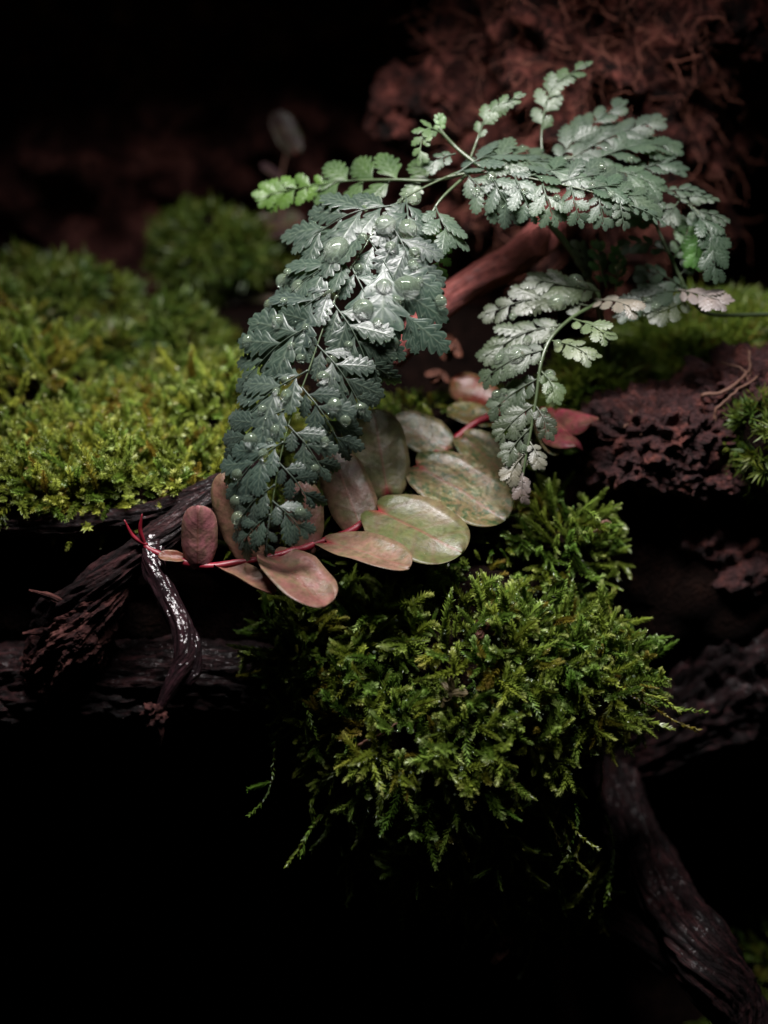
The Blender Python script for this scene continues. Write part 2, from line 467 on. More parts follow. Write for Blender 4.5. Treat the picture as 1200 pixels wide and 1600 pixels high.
# ------------------------------------------------------------------ driftwood
def wood(name, parent, ctrl, radii, mat, seg=28, n=None, rough=0.25, freq=1.3, seed=0.0, ridge=0.25, squash=1.0):
    seg, n = int(seg * 2.5) // 2 * 2, int((n or 14 * len(ctrl)) * 2.4)
    n = n or 14 * len(ctrl)
    P = spline([tuple(at(*c)) for c in ctrl], n)
    R = spline([(r,) for r in radii], n)[:, 0]
    V, F, G = tube_np(P, np.maximum(R, 0.02), seg, rough, freq, squash, seed, ridge)
    return mesh_np(name, V, F, mat, parent, {'grain': G})

dw = thing('driftwood_root', at(200, 1140, 3), 'dark driftwood root with an arching branch and a wet hanging offshoot', 'driftwood')
wood('trunk', dw, [(-90, 1080, 3.0), (60, 1072, 2.8), (200, 1066, 2.5), (330, 1062, 2.5), (450, 1080, 3.2), (600, 1110, 4.2)], [1.0, .96, .95, .92, .9, .8], M_WOOD, 46, 130, .12, 1.5, 1.0, 0.3)
wood('arching_branch', dw, [(385, 735, 2.4), (345, 765, 1.8), (300, 800, 1.3), (250, 840, 1.0), (200, 880, 1.0), (150, 925, 1.2), (110, 975, 1.8), (90, 1050, 2.7)], [.2, .25, .28, .34, .38, .5, .72, .95], M_WOOD, 34, 110, .22, 1.6, 2.0, 0.3)
wood('crumbling_flare', dw, [(205, 900, 1.0), (165, 945, 1.2), (125, 992, 1.6), (95, 1050, 2.4)], [.2, .46, .74, .95], M_ROT, 56, 80, .22, 5.0, 3.0, 0.12)
tw = wood('hanging_offshoot', dw, [(238, 845, .9), (240, 885, .55), (262, 935, .22), (285, 985, -.12), (288, 1030, -.4), (268, 1070, -.6), (246, 1112, -.7)], [.27, .24, .23, .24, .22, .16, .08], M_WET, 26, 90, .14, 2.0, 4.0, 0.16)
wood('stub', dw, [(292, 985, .0), (303, 1015, -.25), (302, 1050, -.4), (292, 1070, -.5)], [.17, .16, .13, .07], M_WET, 16, 40, .25, 3.0, 5.0, 0.3)
wood('ledge_branch', dw, [(-60, 818, 2.2), (80, 822, 1.9), (180, 812, 1.7), (260, 797, 1.6), (330, 772, 1.7), (400, 730, 2.6)], [.2, .22, .24, .26, .3, .3], M_WOOD, 24, 90, .3, 1.6, 6.0, 0.35)
wood('hidden_root', dw, [(440, 1080, 5.6), (440, 1250, 6.4), (445, 1420, 6.6), (470, 1640, 6.6)], [.9, .7, .65, .8], M_WOOD, 26, 60, .2, 1.2, 7.0, 0.2)
V, F = blob(at(240, 1118, -.7), (.2, .17, .24), 5, .10, 6.0, 8.0, .16)
mesh_np('frayed_tip', V, F, M_ROT, dw, {'grain': V - V.mean(0)})
for i, (c, r) in enumerate([([(120, 985, 1.4), (75, 985, 1.3), (35, 990, 1.2)], [.16, .1, .03]), ([(130, 960, 1.2), (85, 935, 1.0), (45, 922, .9)], [.14, .08, .02]), ([(246, 1118, -.7), (252, 1145, -.7), (250, 1165, -.65)], [.08, .05, .02]), ([(205, 905, 1.8), (150, 905, 2.2), (105, 890, 2.6)], [.2, .15, .08])]):
    wood('splinter', dw, c, r, M_ROT if i < 3 else M_WOOD, 10, 24, .5, 4, 9.0 + i, .4)

dr = thing('driftwood_stump', at(1050, 1400, 3), 'broad dark driftwood with two roots running down beside the hanging moss', 'driftwood')
wood('trunk', dr, [(1330, 960, 7.2), (1210, 1010, 6.8), (1100, 1080, 6.5), (1010, 1170, 6.2), (950, 1240, 6.4)], [3.4, 2.9, 2.2, 1.0, .5], M_WOOD, 50, 110, .14, .9, 11.0, .28)
wood('root', dr, [(960, 1190, 6.0), (985, 1290, 5.0), (1040, 1400, 3.6), (1100, 1490, 2.2), (1160, 1590, 2.2), (1210, 1690, 2)], [.5, .55, .68, .7, .6, .55], M_WOOD, 34, 90, .2, 1.2, 12.0, .25)
wood('root', dr, [(790, 1350, 3.8), (880, 1390, 3.4), (970, 1445, 3.0), (1050, 1510, 2.9)], [.2, .26, .3, .3], M_WOOD, 20, 60, .25, 1.6, 13.0, .3)

rt = thing('red_twig', at(690, 500, 4.2), 'smooth red-brown bare twig slanting up behind the fern', 'twig')
wood('shaft', rt, [(610, 560, 4.6), (690, 478, 4.2), (745, 437, 4.2), (800, 408, 4.4), (848, 370, 5.0), (872, 345, 6.2), (890, 330, 8)], [.32, .35, .37, .4, .44, .5, .55], M_REDTWIG, 24, 90, .10, 1.2, 15.0, .06)
wood('knuckle', rt, [(835, 395, 4.5), (848, 362, 4.3), (850, 345, 4.2)], [.3, .2, .05], M_REDTWIG, 16, 24, .15, 2.0, 16.0, .1)

# bark chunk at the right
bark = thing('bark_chunk', at(1050, 760, 5), 'flaking purple-brown bark chunk between the green moss cushions', 'bark')
for c, r, sd in [((1035, 668, 4.0), (1.9, 1.5, .85), 21.0), ((985, 722, 3.5), (.9, .9, .5), 22.0), ((1170, 612, 4.4), (1.5, 1.4, .9), 23.0), ((1090, 728, 3.9), (1.5, 1.1, .55), 24.0)]:
    V, F = blob(at(*c), r, 6, .32, 1.9, sd, .6)
    mesh_np('flake', V, F, M_BARK, bark)
V, F = blob(at(1130, 900, 5.6), (2.7, 1.6, 2.4), 6, .5, 1.0, 26.0, .7)
mesh_np('underside', V, F, M_BARK, bark)

# ------------------------------------------------------------------ moss
def leaf_tri(base, d, nrm, L, w):
    """four-vertex pointed leaflet"""
    b = np.cross(d, nrm)
    return np.array([base, base + d * L * .45 + b * w - nrm * L * .06, base + d * L + nrm * L * .12, base + d * L * .45 - b * w - nrm * L * .06])

def shoot_np(seed, nodes=26, L=1.0, bend=0.5, leaf=0.16, flat=0.4, rows=3):
    r = np.random.default_rng(seed)
    V, F, A = [], [], []
    ang = 0.0
    pts = []
    p = np.zeros(3); th = 0.0; ph = r.uniform(-.15, .15)
    for i in range(nodes + 1):
        pts.append(p.copy())
        th += bend / nodes * r.uniform(.6, 1.4)
        ph += r.normal() * .03
        p = p + np.array([math.sin(th), math.sin(ph), math.cos(th)]) * L / nodes
    pts = np.array(pts)
    T = unit(np.gradient(pts, axis=0))
    sv, sf, _ = tube_np(pts[::5], np.linspace(.016, .008, len(pts[::5])), 3, cap=False)
    V.append(sv); F += [(a, b, c) for a, b, c, d in sf] + [(a, c, d) for a, b, c, d in sf]
    A.append(np.zeros(len(sv)))
    n = len(sv)
    for i in range(nodes):
        s = i / nodes
        prof = (0.55 + 0.6 * math.sin(math.pi * min(1, s * .8 + .15))) * (1 - max(0, s - .8) * 2.2)
        U = unit(np.cross(T[i], [0.3, 1, 0.1])); W = np.cross(T[i], U)
        for k in range(rows):
            a = 2 * math.pi * (k / rows) + i * 1.1 + r.uniform(-.3, .3)
            out = U * math.cos(a) + W * math.sin(a) * (1 - flat)
            out = unit(out)
            sp = r.uniform(.45, .95)
            d = unit(T[i] + out * sp)
            nr = unit(out - T[i] * sp * .6)
            ll = leaf * prof * r.uniform(.75, 1.2)
            V.append(leaf_tri(pts[i], d, nr, ll, ll * .21))
            F += [(n, n + 1, n + 2), (n, n + 2, n + 3)]
            A.append(np.array([s * .8, s * .8 + .08, s * .8 + .2, s * .8 + .08]))
            n += 4
    return np.vstack(V), np.array(F), np.concatenate(A)

def branched(seed, nodes=26, nb=3, **kw):
    r = np.random.default_rng(seed + 500)
    V, F, A = shoot_np(seed, nodes, **kw)
    Vs, Fs, As = [V], [F], [A]
    n = len(V)
    for i in range(nb):
        h = .2 + .55 * (i + r.uniform(0, .5)) / nb
        v, f, a = shoot_np(seed + 31 * (i + 1), int(nodes * .55), **{**kw, 'L': .42, 'leaf': kw.get('leaf', .16) * .85})
        az = r.uniform(0, 6.28); el = r.uniform(.6, 1.05)
        M = np.array(Matrix.Rotation(az, 3, 'Z') @ Matrix.Rotation(el, 3, 'Y'))
        v = v @ M.T + np.array([kw.get('bend', .5) * h * h * .4, 0, h])
        Vs.append(v); Fs.append(f + n); As.append(np.minimum(1, a + .25)); n += len(v)
    return np.vstack(Vs), np.vstack(Fs), np.concatenate(As)

def tuft_np(seed, n=16, L=1.0, w=.045, spread=.7):
    """star tuft of hair-thin leaves"""
    r = np.random.default_rng(seed)
    V, F, A = [], [], []
    k = 0
    for i in range(n):
        az = r.uniform(0, 6.28); el = abs(r.normal()) * spread
        o = np.array([math.cos(az), math.sin(az), 0.0]); side = np.array([-math.sin(az), math.cos(az), 0])
        l = L * r.uniform(.7, 1.1)
        h0 = r.uniform(0, .35) * L
        p0 = np.array([0, 0, h0]); d1 = unit(np.array([0, 0, 1.0]) + o * el); d2 = unit(d1 + o * .55)
        p1 = p0 + d1 * l * .5; p2 = p1 + d2 * l * .4
        V += [p0 - side * w * .6, p0 + side * w * .6, p1 + side * w, p1 - side * w, p2]
        F += [(k, k + 1, k + 2), (k, k + 2, k + 3), (k + 3, k + 2, k + 4)]
        A += [.1, .1, .6, .6, 1.0]
        k += 5
    return np.array(V), np.array(F), np.array(A)

def frames(D):
    """rotation matrices whose z axis is D with a random roll"""
    D = unit(D)
    R = rng.normal(size=D.shape)
    X = unit(np.cross(R, D)); Y = np.cross(D, X)
    return np.stack([X, Y, D], axis=2)

def scatter(name, protos, P, D, size, mat, parent, label=None):
    Vs, Fs, As, Rs, n = [], [], [], [], 0
    M = frames(D)
    pick = rng.integers(0, len(protos), len(P))
    for i in range(len(P)):
        v, f, a = protos[pick[i]]
        Vs.append((v * size[i]) @ M[i].T + P[i]); Fs.append(f + n); As.append(a)
        Rs.append(np.full(len(v), rng.random())); n += len(v)
    o = mesh_np(name, np.vstack(Vs), np.vstack(Fs), mat, parent, {'age': np.concatenate(As), 'rnd': np.concatenate(Rs)}, smooth=False)
    o['kind'] = 'stuff'
    return o

def single_shoots(name, protos, P, D, size, mat, parent):
    metas = []
    for v, f, a in protos:
        me_o = mesh_np(name, v, f, mat, parent, {'age': a, 'rnd': np.zeros(len(v))}, smooth=False, origin=(0, 0, 0))
        metas.append(me_o.data)
        bpy.data.objects.remove(me_o)
    M = frames(D)
    for i in range(len(P)):
        o = bpy.data.objects.new(name, metas[int(rng.integers(0, len(metas)))])
        COL.objects.link(o)
        o.parent = parent
        o.location = (Vector(P[i]) - WLOC[parent.name]) * S
        o.rotation_euler = Matrix(M[i]).to_euler()
        o.scale = (size[i],) * 3

DETAIL = [branched(s, 42, nb, bend=b, leaf=.105, flat=.35) for s, nb, b in [(1, 0, .5), (2, 1, .9), (3, 2, .4), (4, 3, .7), (5, 2, 1.2), (6, 0, 1.1), (7, 3, .5), (8, 1, .2)]]
COARSE = [branched(s, 25, nb, bend=b, leaf=.125, flat=.3) for s, nb, b in [(11, 0, .5), (12, 1, .9), (13, 2, .4), (14, 0, .9)]]
TUFT = [tuft_np(s, 15) for s in range(6)]
toward = -np.array(FWD)
down = np.array([0, 0, -1.0])

# central hanging clump
clump = thing('moss_clump', at(720, 1400, 2), 'large feathery green moss clump hanging over the driftwood edge below the oval leaves', 'moss')
CB = [((710, 1025, 2.2), (2.7, 1.9, 1.35), 430, 31.0), ((690, 1140, 1.8), (2.4, 1.8, 1.5), 350, 32.0), ((720, 1270, 2.6), (2.0, 1.5, 1.6), 200, 33.0), ((530, 1110, 2.3), (.95, .8, .9), 110, 38.0),
      ((900, 1050, 1.9), (1.25, 1.1, .8), 200, 34.0), ((860, 870, 3.2), (.85, .9, .9), 150, 35.0), ((520, 1000, 2.0), (1.2, .9, .7), 150, 36.0), ((840, 1360, 3.6), (1.1, .9, 1.3), 70, 37.0)]
allP, allD = [], []
for c, r, cnt, sd in CB:
    V, F = blob(at(*c), r, 4, .3, 1.0, sd)
    mesh_np('core', V, F, M_SOIL, clump)
    P, nn = surf_points(V, F, cnt, lambda p, n: (n @ toward > -.1))
    D = nn * .75 + rng.normal(size=P.shape) * .42 + down * rng.uniform(-.25, .55, (len(P), 1)) + toward * .1
    allP.append(P - nn * .08); allD.append(D)
P = np.vstack(allP); D = np.vstack(allD)
# the ones that show: high and towards the lens
score = P @ toward + .25 * P[:, 2] + rng.normal(size=len(P)) * .5
order = np.argsort(-score)
front, rest = order[:290], order[290:]
P_MOSS, D_MOSS = P[front], D[front]
single_shoots('moss_shoot', DETAIL, P[front], D[front], rng.uniform(.9, 1.7, len(front)), M_MOSS, clump)
scatter('moss_mass', DETAIL, P[rest], D[rest], rng.uniform(.8, 1.4, len(rest)), M_MOSS, clump)
def trail(parent, ctrl, name='trailing_shoot', mat=None, leaf=.11):
    """long thin moss strand along given points"""
    P = spline([tuple(at(*c)) for c in ctrl], 30)
    T = unit(np.gradient(P, axis=0))
    a = Acc()
    v, f, g = tube_np(P, np.linspace(.02, .012, 30), 4)
    a.add(v, f, age=np.zeros(len(v)), rnd=np.full(len(v), .3))
    for i in range(30):
        for k in range(3):
            out = unit(np.cross(T[i], rng.normal(size=3)))
            d = unit(T[i] + out * .6)
            q = leaf_tri(P[i], d, out, leaf * rng.uniform(.8, 1.3), leaf * .28)
            a.add(q, np.array([(0, 1, 2), (0, 2, 3)]), age=np.array([.5, .6, .8, .6]), rnd=np.full(4, .3))
    return a.build(name, mat or M_MOSS, parent, smooth=False)
for c in [[(440, 1110, 1.5), (430, 1170, 1.2), (424, 1220, 1.1), (412, 1250, 1.1), (392, 1272, 1.0)], [(425, 1222, 1.1), (410, 1226, 1.0), (392, 1232, .9)],
          [(520, 1250, 1.5), (490, 1290, 1.3), (465, 1330, 1.3), (450, 1350, 1.3)], [(500, 1060, 1.2), (450, 1058, .9), (405, 1056, .8)],
          [(905, 820, 2.2), (895, 860, 1.7), (888, 900, 1.5), (880, 940, 1.4)], [(945, 930, 2), (955, 960, 1.6), (955, 1000, 1.5)],
          [(960, 1060, 1.0), (1010, 1085, .7), (1050, 1105, .6), (1100, 1113, .6)], [(970, 1080, 1.0), (1020, 1105, .7), (1060, 1130, .6), (1088, 1140, .6)], [(930, 1050, .9), (980, 1080, .6), (1030, 1090, .6), (1060, 1110, .5)],
          [(930, 1150, 1.8), (940, 1200, 1.8), (935, 1250, 1.8)], [(945, 1270, 2), (958, 1320, 2), (955, 1370, 2)], [(920, 1330, 2), (930, 1380, 2), (922, 1430, 2)],
          [(820, 1390, 2.2), (832, 1440, 2.2), (828, 1490, 2.2), (812, 1525, 2.2)], [(720, 1380, 2.0), (735, 1430, 2), (725, 1478, 2)], [(640, 1230, .9), (650, 1290, .8), (640, 1330, .8)], [(700, 1290, 1), (715, 1320, .9), (706, 1362, .9)]]:
    trail(clump, c)

def hang(n, x0, x1, y0, y1, dd, reach):
    for k in range(n):
        x, y = rng.uniform(x0, x1), rng.uniform(y0, y1)
        sx, ln, out = rng.normal() * 22, rng.uniform(40, 110) * reach, rng.uniform(.1, .6)
        d0 = dd + rng.uniform(-.2, .5)
        trail(clump, [(x, y, d0 + .4), (x + sx * .4, y + ln * .25, d0 - out * .7), (x + sx * .8, y + ln * .65, d0 - out), (x + sx + rng.normal() * 8, y + ln, d0 - out * .8)], leaf=rng.uniform(.09, .13))
hang(26, 480, 940, 1180, 1290, 1.2, 1.0)
hang(22, 520, 960, 1270, 1380, 1.9, 1.0)
hang(10, 430, 540, 1010, 1110, 1.1, .8)
# moss mats and cushions behind
def mat_patch(label, blobs, protos, mat, size, lean, name='moss_mat', jitter=.35, gap=-.32, nzmin=-.45, amp=.34):
    t = thing(name, at(*blobs[0][0]), label, 'moss')
    aP, aD = [], []
    for c, r, cnt, sd in blobs:
        V, F = blob(at(*c), r, 5, amp, .9, sd)
        mesh_np('core', V, F, M_SOIL, t)
        P, nn = surf_points(V, F, cnt, lambda p, n: (n @ toward > -.2) & (n[:, 2] > nzmin))
        keep = np.array([noise.noise(Vector(q) * 1.1) + .35 * noise.noise(Vector(q) * 3) for q in P]) > gap + rng.normal(size=len(P)) * .06
        P, nn = P[keep], nn[keep]
        aP.append(P - nn * .05)
        aD.append(nn * .8 + rng.normal(size=P.shape) * jitter + np.array(lean))
    P, D = np.vstack(aP), np.vstack(aD)
    scatter('moss_shoots', protos, P, D, rng.uniform(size[0], size[1], len(P)), mat, t)
    return t
mat_patch('bright yellow-green moss mat spread along the ledge branch', [((150, 715, 5.6), (4.4, 3.4, .75), 1700, 41.0), ((20, 600, 7.2), (2.2, 2.2, .9), 480, 42.0), ((330, 660, 6.2), (1.7, 2.2, .7), 380, 43.0), ((230, 760, 3.2), (2.2, 1.1, .5), 330, 44.0), ((60, 770, 3.0), (2.2, 1.1, .5), 330, 44.5)], COARSE, M_MOSSL, (.75, 1.5), (0, -.3, .15), jitter=.75, gap=-.16, nzmin=.12)
mat_patch('dark green moss hump rising behind the bright moss mat', [((70, 490, 10.2), (2.4, 1.8, 1.0), 1200, 45.0)], TUFT, M_CUSH_SHADED, (.35, .75), (0, 0, .2), 'moss_cushion', amp=.75, gap=-.22)
mat_patch('low olive moss hump in front of the dark soil hollow', [((240, 570, 9.0), (2.3, 1.6, .95), 1100, 46.0)], TUFT, M_CUSH_SHADED, (.35, .8), (0, 0, .2), 'moss_cushion', amp=.75, gap=-.22)
mat_patch('blurred round green moss cushion beside the dusky purple leaves', [((350, 415, 12), (1.6, 1.2, .95), 1100, 47.0)], TUFT, M_CUSH_SHADED, (.35, .75), (0, 0, .2), 'moss_cushion', amp=.8)
mat_patch('soft green moss cushion below the thin green fern stalk', [((1120, 555, 7.2), (2.6, 1.8, 1.1), 2000, 48.0), ((940, 610, 6.0), (1.15, 1.2, .65), 700, 49.0)], TUFT, M_CUSH_LIT, (.4, .75), (0, -.1, .15), 'moss_cushion')
mat_patch('spiky green moss tuft on the lower side of the bark chunk', [((1225, 690, 3.4), (1.3, 1.2, .95), 700, 50.0)], TUFT, M_CUSH_SHADED, (.4, .7), (-.15, -.15, 0), 'moss_cushion')
mat_patch('dim moss patch in shadow at the foot of the driftwood stump', [((1190, 1460, 9.2), (1.5, 1.1, 1.1), 240, 51.0), ((1200, 1610, 8.6), (1.9, 1.0, .9), 180, 52.0)], COARSE, M_MOSS, (.5, .9), (0, 0, .1))
mat_patch('sparse dull moss around the speckled oval leaves', [((700, 690, 5.6), (2.9, 1.7, .9), 420, 53.0), ((480, 830, 3.4), (2.6, 1.4, .6), 260, 54.0), ((720, 840, 3.2), (1.9, 1.2, .6), 220, 55.0)], COARSE, M_MOSS, (.4, .7), (0, 0, .1))

# ------------------------------------------------------------------ creeping plant with oval leaves
def leaf_np(base, tip, side_hint, L_w, nrm, lobe=.25, cup=.1, curl=.1, wave=.03, seed=0, asym=0.0):
    """oval blade with rounded basal lobes; L_w = full width"""
    base, tip = np.array(base, float), np.array(tip, float)
    ax = tip - base; L = np.linalg.norm(ax); t = ax / L
    nrm = np.array(nrm, float); nrm = unit(nrm - t * np.dot(nrm, t))
    b = np.cross(nrm, t)
    R, C = 22, 11
    V, B = [], []
    for layer in (1, -1):
        for i in range(R + 1):
            s = 1 - (1 - i / R) ** 1.9
            w = L_w * .5 * min((max(0.0, 1 - max(0, (s - .5) / .5) ** 3.0)) ** .5, .62 + .38 * min(1, s / .32) ** .7)
            w = max(w, .004)
            for j in range(C):
                u = -1 + 2 * j / (C - 1)
                au = abs(u)
                # basal lobes sweep back past the petiole
                back = L * (1 - s) ** 4 * (-(.03 + .24 * lobe) * math.sin(math.pi * min(1, au * .92)) ** .9 + .13 * max(0, au - .55) ** 1.5)
                ww = w * (1 + asym * (1 if u > 0 else -1))
                h = cup * ww * (u * u - .2) - curl * L * s * s  \
                    + wave * L_w * noise.noise(Vector((s * 3 + seed, u * 2, seed)))
                V.append(base + t * (s * L + back) + b * (u * ww) + nrm * (h + (0.012 if layer > 0 else -0.012) * (1 - au ** 4 * .9)))
                B.append((u, s, 0))
    n1 = (R + 1) * C
    F = []
    for i in range(R):
        for j in range(C - 1):
            a = i * C + j
            F.append((a, a + 1, a + C + 1, a + C))
            F.append((n1 + a, n1 + a + C, n1 + a + C + 1, n1 + a + 1))
    edge = [j for j in range(C)] + [i * C + C - 1 for i in range(1, R + 1)] + [R * C + j for j in range(C - 2, -1, -1)] + [i * C for i in range(R - 1, 0, -1)]
    for k in range(len(edge)):
        a, c = edge[k], edge[(k + 1) % len(edge)]
        F.append((c, a, n1 + a, n1 + c))
    return np.array(V), np.array(F), np.array(B)

creeper = thing('creeping_plant', at(545, 850, 1.2), 'creeping plant with crimson stem and two rows of pinkish green oval leaves', 'plant')
STEM = [(222, 846, .6), (240, 862, .5), (310, 884, .3), (370, 880, .35), (440, 868, .5), (490, 852, .85), (545, 832, 1.35), (585, 803, 1.8), (620, 772, 2.3), (650, 735, 2.85), (690, 702, 3.3), (715, 683, 3.55), (750, 657, 3.8), (800, 645, 4.2), (850, 660, 4.4)]
P = spline([tuple(at(*c)) for c in STEM], 90)
v, f, g = tube_np(P, spline([(r,) for r in [.05, .07, .085, .09, .1, .1, .1, .1, .1, .1, .1, .09, .09, .08, .07]], 90)[:, 0] * (1 + .35 * np.clip(np.sin(np.linspace(0, 66, 90)), .6, 1) - .28), 10, .25, 5.0)
mesh_np('stem', v, f, M_REDSTEM, creeper)
for c in [[(230, 852, .55), (208, 838, .5), (194, 812, .4)], [(226, 850, .55), (219, 828, .45), (222, 803, .35)]]:
    P = spline([tuple(at(*q)) for q in c], 14)
    v, f, g = tube_np(P, .042 * np.sin(np.linspace(.9, 3.05, 14)) + .008, 8)
    mesh_np('shoot_tip', v, f, M_REDSTEM, creeper)
SAT = lambda c: tuple(max(.01, (x - sum(c) / 3) * 1.28 + sum(c) / 3) for x in c)
PINK = (.30, .125, .12); MAUVE = (.27, .11, .13); TAN = (.31, .19, .14); BRN = (.22, .125, .095); GRN = (.17, .175, .085); OLV = (.22, .20, .11); RED = (.24, .06, .045); SPK = (.24, .19, .11)
LEAVES = [ # base, tip, width px, colour, normal in camera terms (right, up, toward), material, lobe, cup, curl
    ((288, 872, .35), (248, 866, .2), 18, (.30, .10, .075), (0, .6, .8), 0, .1, .4, .1),
    ((309, 886, .25), (309, 791, -.1), 60, (.52, .24, .26), (.05, .55, .85), 0, .1, -.5, .05),
    ((398, 880, .45), (345, 738, .5), 66, (.36, .20, .16), (-.15, .45, .9), 0, .12, -.3, .05),
    ((345, 884, .3), (429, 916, -.5), 30, (.42, .22, .18), (.35, .75, .5), 0, .1, .5, .12),
    ((478, 862, .75), (476, 750, 1.1), 66, (.25, .12, .105), (.05, .35, .95), 0, .12, -.2, .03),
    ((428, 866, .4), (508, 936, -1.0), 66, (.33, .17, .15), (.25, .75, .6), 0, .22, .25, .10),
    ((512, 848, .8), (638, 874, -.3), 46, (.35, .22, .17), (.25, .72, .62), 0, .3, .25, .10),
    ((568, 835, 1.5), (516, 700, 2.2), 82, BRN, (-.12, .4, .9), 0, .1, -.2, .05),
    ((606, 772, 2.1), (583, 636, 2.6), 98, OLV, (-.05, .45, .9), 0, .1, -.2, .06),
    ((592, 796, 1.5), (722, 858, .5), 106, GRN, (.2, .62, .75), 0, .3, .12, .06),
    ((652, 728, 2.6), (792, 805, 1.7), 100, (.24, .19, .11), (.2, .62, .75), 2, .25, .12, .06),
    ((700, 702, 3.2), (612, 655, 3.4), 66, SPK, (-.1, .62, .75), 1, .15, .15, .05),
    ((722, 682, 3.4), (790, 735, 2.8), 66, SPK, (.2, .62, .75), 1, .18, .15, .08),
    ((768, 660, 3.9), (700, 636, 4.2), 40, (.30, .23, .10), (-.1, .7, .6), 1, .15, .15, .05),
    ((776, 628, 4.2), (706, 590, 4.6), 58, RED, (-.1, .3, .95), 0, .12, -.2, .05),
    ((800, 650, 4.1), (765, 612, 4.8), 44, (.30, .16, .13), (.1, .4, .9), 0, .1, .2, .05),
    ((856, 640, 3.6), (893, 712, 2.4), 60, (.40, .10, .13), (.35, .35, .85), 0, .05, -.6, -.15),
    ((846, 648, 3.5), (868, 705, 2.4), 34, (.16, .12, .05), (-.4, .4, .8), 1, .05, .5, .1),
    ((868, 645, 3.5), (926, 668, 2.6), 54, (.44, .11, .15), (.1, .45, .9), 0, .05, -.5, -.1),
]
for i, (bs, tp, wpx, colr, nr, mt, lobe, cup, curl) in enumerate(LEAVES):
    k = 1 / 75 * (1 + bs[2] / 30)
    ax = (at(*tp) - at(*bs)).normalized(); nv = camvec(*nr); nv = (nv - ax * nv.dot(ax)).normalized(); bv_ = nv.cross(ax)
    axp = (ax - FWD * ax.dot(FWD)).normalized(); bp = bv_ - FWD * bv_.dot(FWD); k /= max(.55, (bp - axp * bp.dot(axp)).length)
    v, f, b = leaf_np(at(*bs), at(*tp), None, wpx * k * .94, nv, lobe, cup, curl, .05, i * 3.7, .06 * (-1) ** i)
    mesh_np('leaf', v, f, [M_LEAF, M_SPECK, M_SPECK][mt], creeper, {'blade': b}, color=tuple(x * .38 for x in SAT(colr)))

dusky = thing('dusky_creeper', at(430, 430, 11.5), 'blurred creeper with dusky purple pointed leaves against the dark back wall', 'plant')
P = spline([tuple(at(*c)) for c in [(400, 470, 12), (425, 420, 11.6), (440, 350, 11.4), (440, 280, 11.6), (448, 235, 11.8)]], 40)
v, f, g = tube_np(P, np.full(40, .04), 8); mesh_np('stem', v, f, M_TWIGLET, dusky)
for bs, tp, w, c in [((462, 240, 11.8), (433, 172, 11.6), 44, (.12, .07, .08)), ((442, 282, 11.6), (410, 255, 11.2), 18, (.24, .12, .17)), ((470, 352, 11.2), (395, 348, 11.4), 62, (.12, .06, .07)), ((435, 415, 11.4), (372, 432, 11), 26, (.22, .11, .10)), ((430, 470, 11.5), (330, 480, 11.4), 30, (.10, .06, .05))]:
    v, f, b = leaf_np(at(*bs), at(*tp), None, w / 54, camvec(.1, .5, .8), 0, .2, .1, .05, w, 0)
    mesh_np('leaf', v, f, M_LEAF, dusky, {'blade': b}, color=tuple(x * .3 for x in c))

# ------------------------------------------------------------------ fern
OUTL = {5: [(0, .03), (.10, .06), (.20, .14), (.31, .30), (.40, .37), (.435, .34), (.43, .23), (.50, .33), (.585, .43), (.62, .39), (.61, .25), (.68, .33), (.755, .37), (.785, .31), (.775, .19), (.83, .24), (.895, .25), (.915, .18), (.905, .10), (.96, .075), (1.0, .0)],
        4: [(0, .03), (.09, .06), (.18, .15), (.28, .29), (.37, .38), (.43, .385), (.445, .34), (.435, .25), (.51, .36), (.59, .43), (.635, .41), (.64, .35), (.625, .27), (.69, .35), (.755, .375), (.79, .34), (.795, .28), (.78, .21), (.835, .26), (.895, .26), (.925, .20), (.915, .12), (.965, .09), (1.0, .0)],
        3: [(0, .03), (.12, .07), (.24, .20), (.36, .36), (.46, .44), (.53, .43), (.55, .24), (.62, .37), (.70, .43), (.76, .40), (.775, .20), (.84, .30), (.90, .27), (.91, .12), (.97, .12), (1.0, .0)],
        2: [(0, .03), (.12, .08), (.26, .22), (.40, .38), (.52, .44), (.60, .42), (.62, .24), (.72, .34), (.82, .32), (.86, .26), (.87, .12), (.95, .13), (1.0, .0)]}
def pinnule_np(p0, t, n, L, W, lobes, r, droop=.15):
    """one lobed leaflet, W = half width; outline runs out to each lobe and back into the notch"""
    t = unit(np.array(t)); n = unit(n - t * np.dot(n, t)); b = np.cross(n, t)
    out = OUTL[min(5, max(2, lobes))]
    V, B = [], []
    tilt = r.normal() * .14
    js = [r.uniform(.86, 1.08) for _ in range(30)]
    for i, (x, y) in enumerate(out):
        for j, u in enumerate((-1, -.5, 0, .5, 1)):
            au = abs(u)
            w = y / .44 * W * js[(i // 4) + (12 if u > 0 else 0)]
            xc = max(0.0, x - .30 * y)                       # where this row leaves the midrib
            xs = xc + (x - xc) * au ** 1.3
            notch = y < out[max(0, i - 1)][1] and i < len(out) - 1
            h = -droop * L * xs * xs - .10 * w * au ** 2 + (.05 * w if au == .5 else 0) + tilt * u * w
            V.append(p0 + t * (xs * L) + b * (u * w) + n * h)
            B.append((u, x, 0))
    F = []
    for i in range(len(out) - 1):
        for j in range(4):
            a = i * 5 + j
            F.append((a, a + 1, a + 6, a + 5))
    return np.array(V), np.array(F), np.array(B)

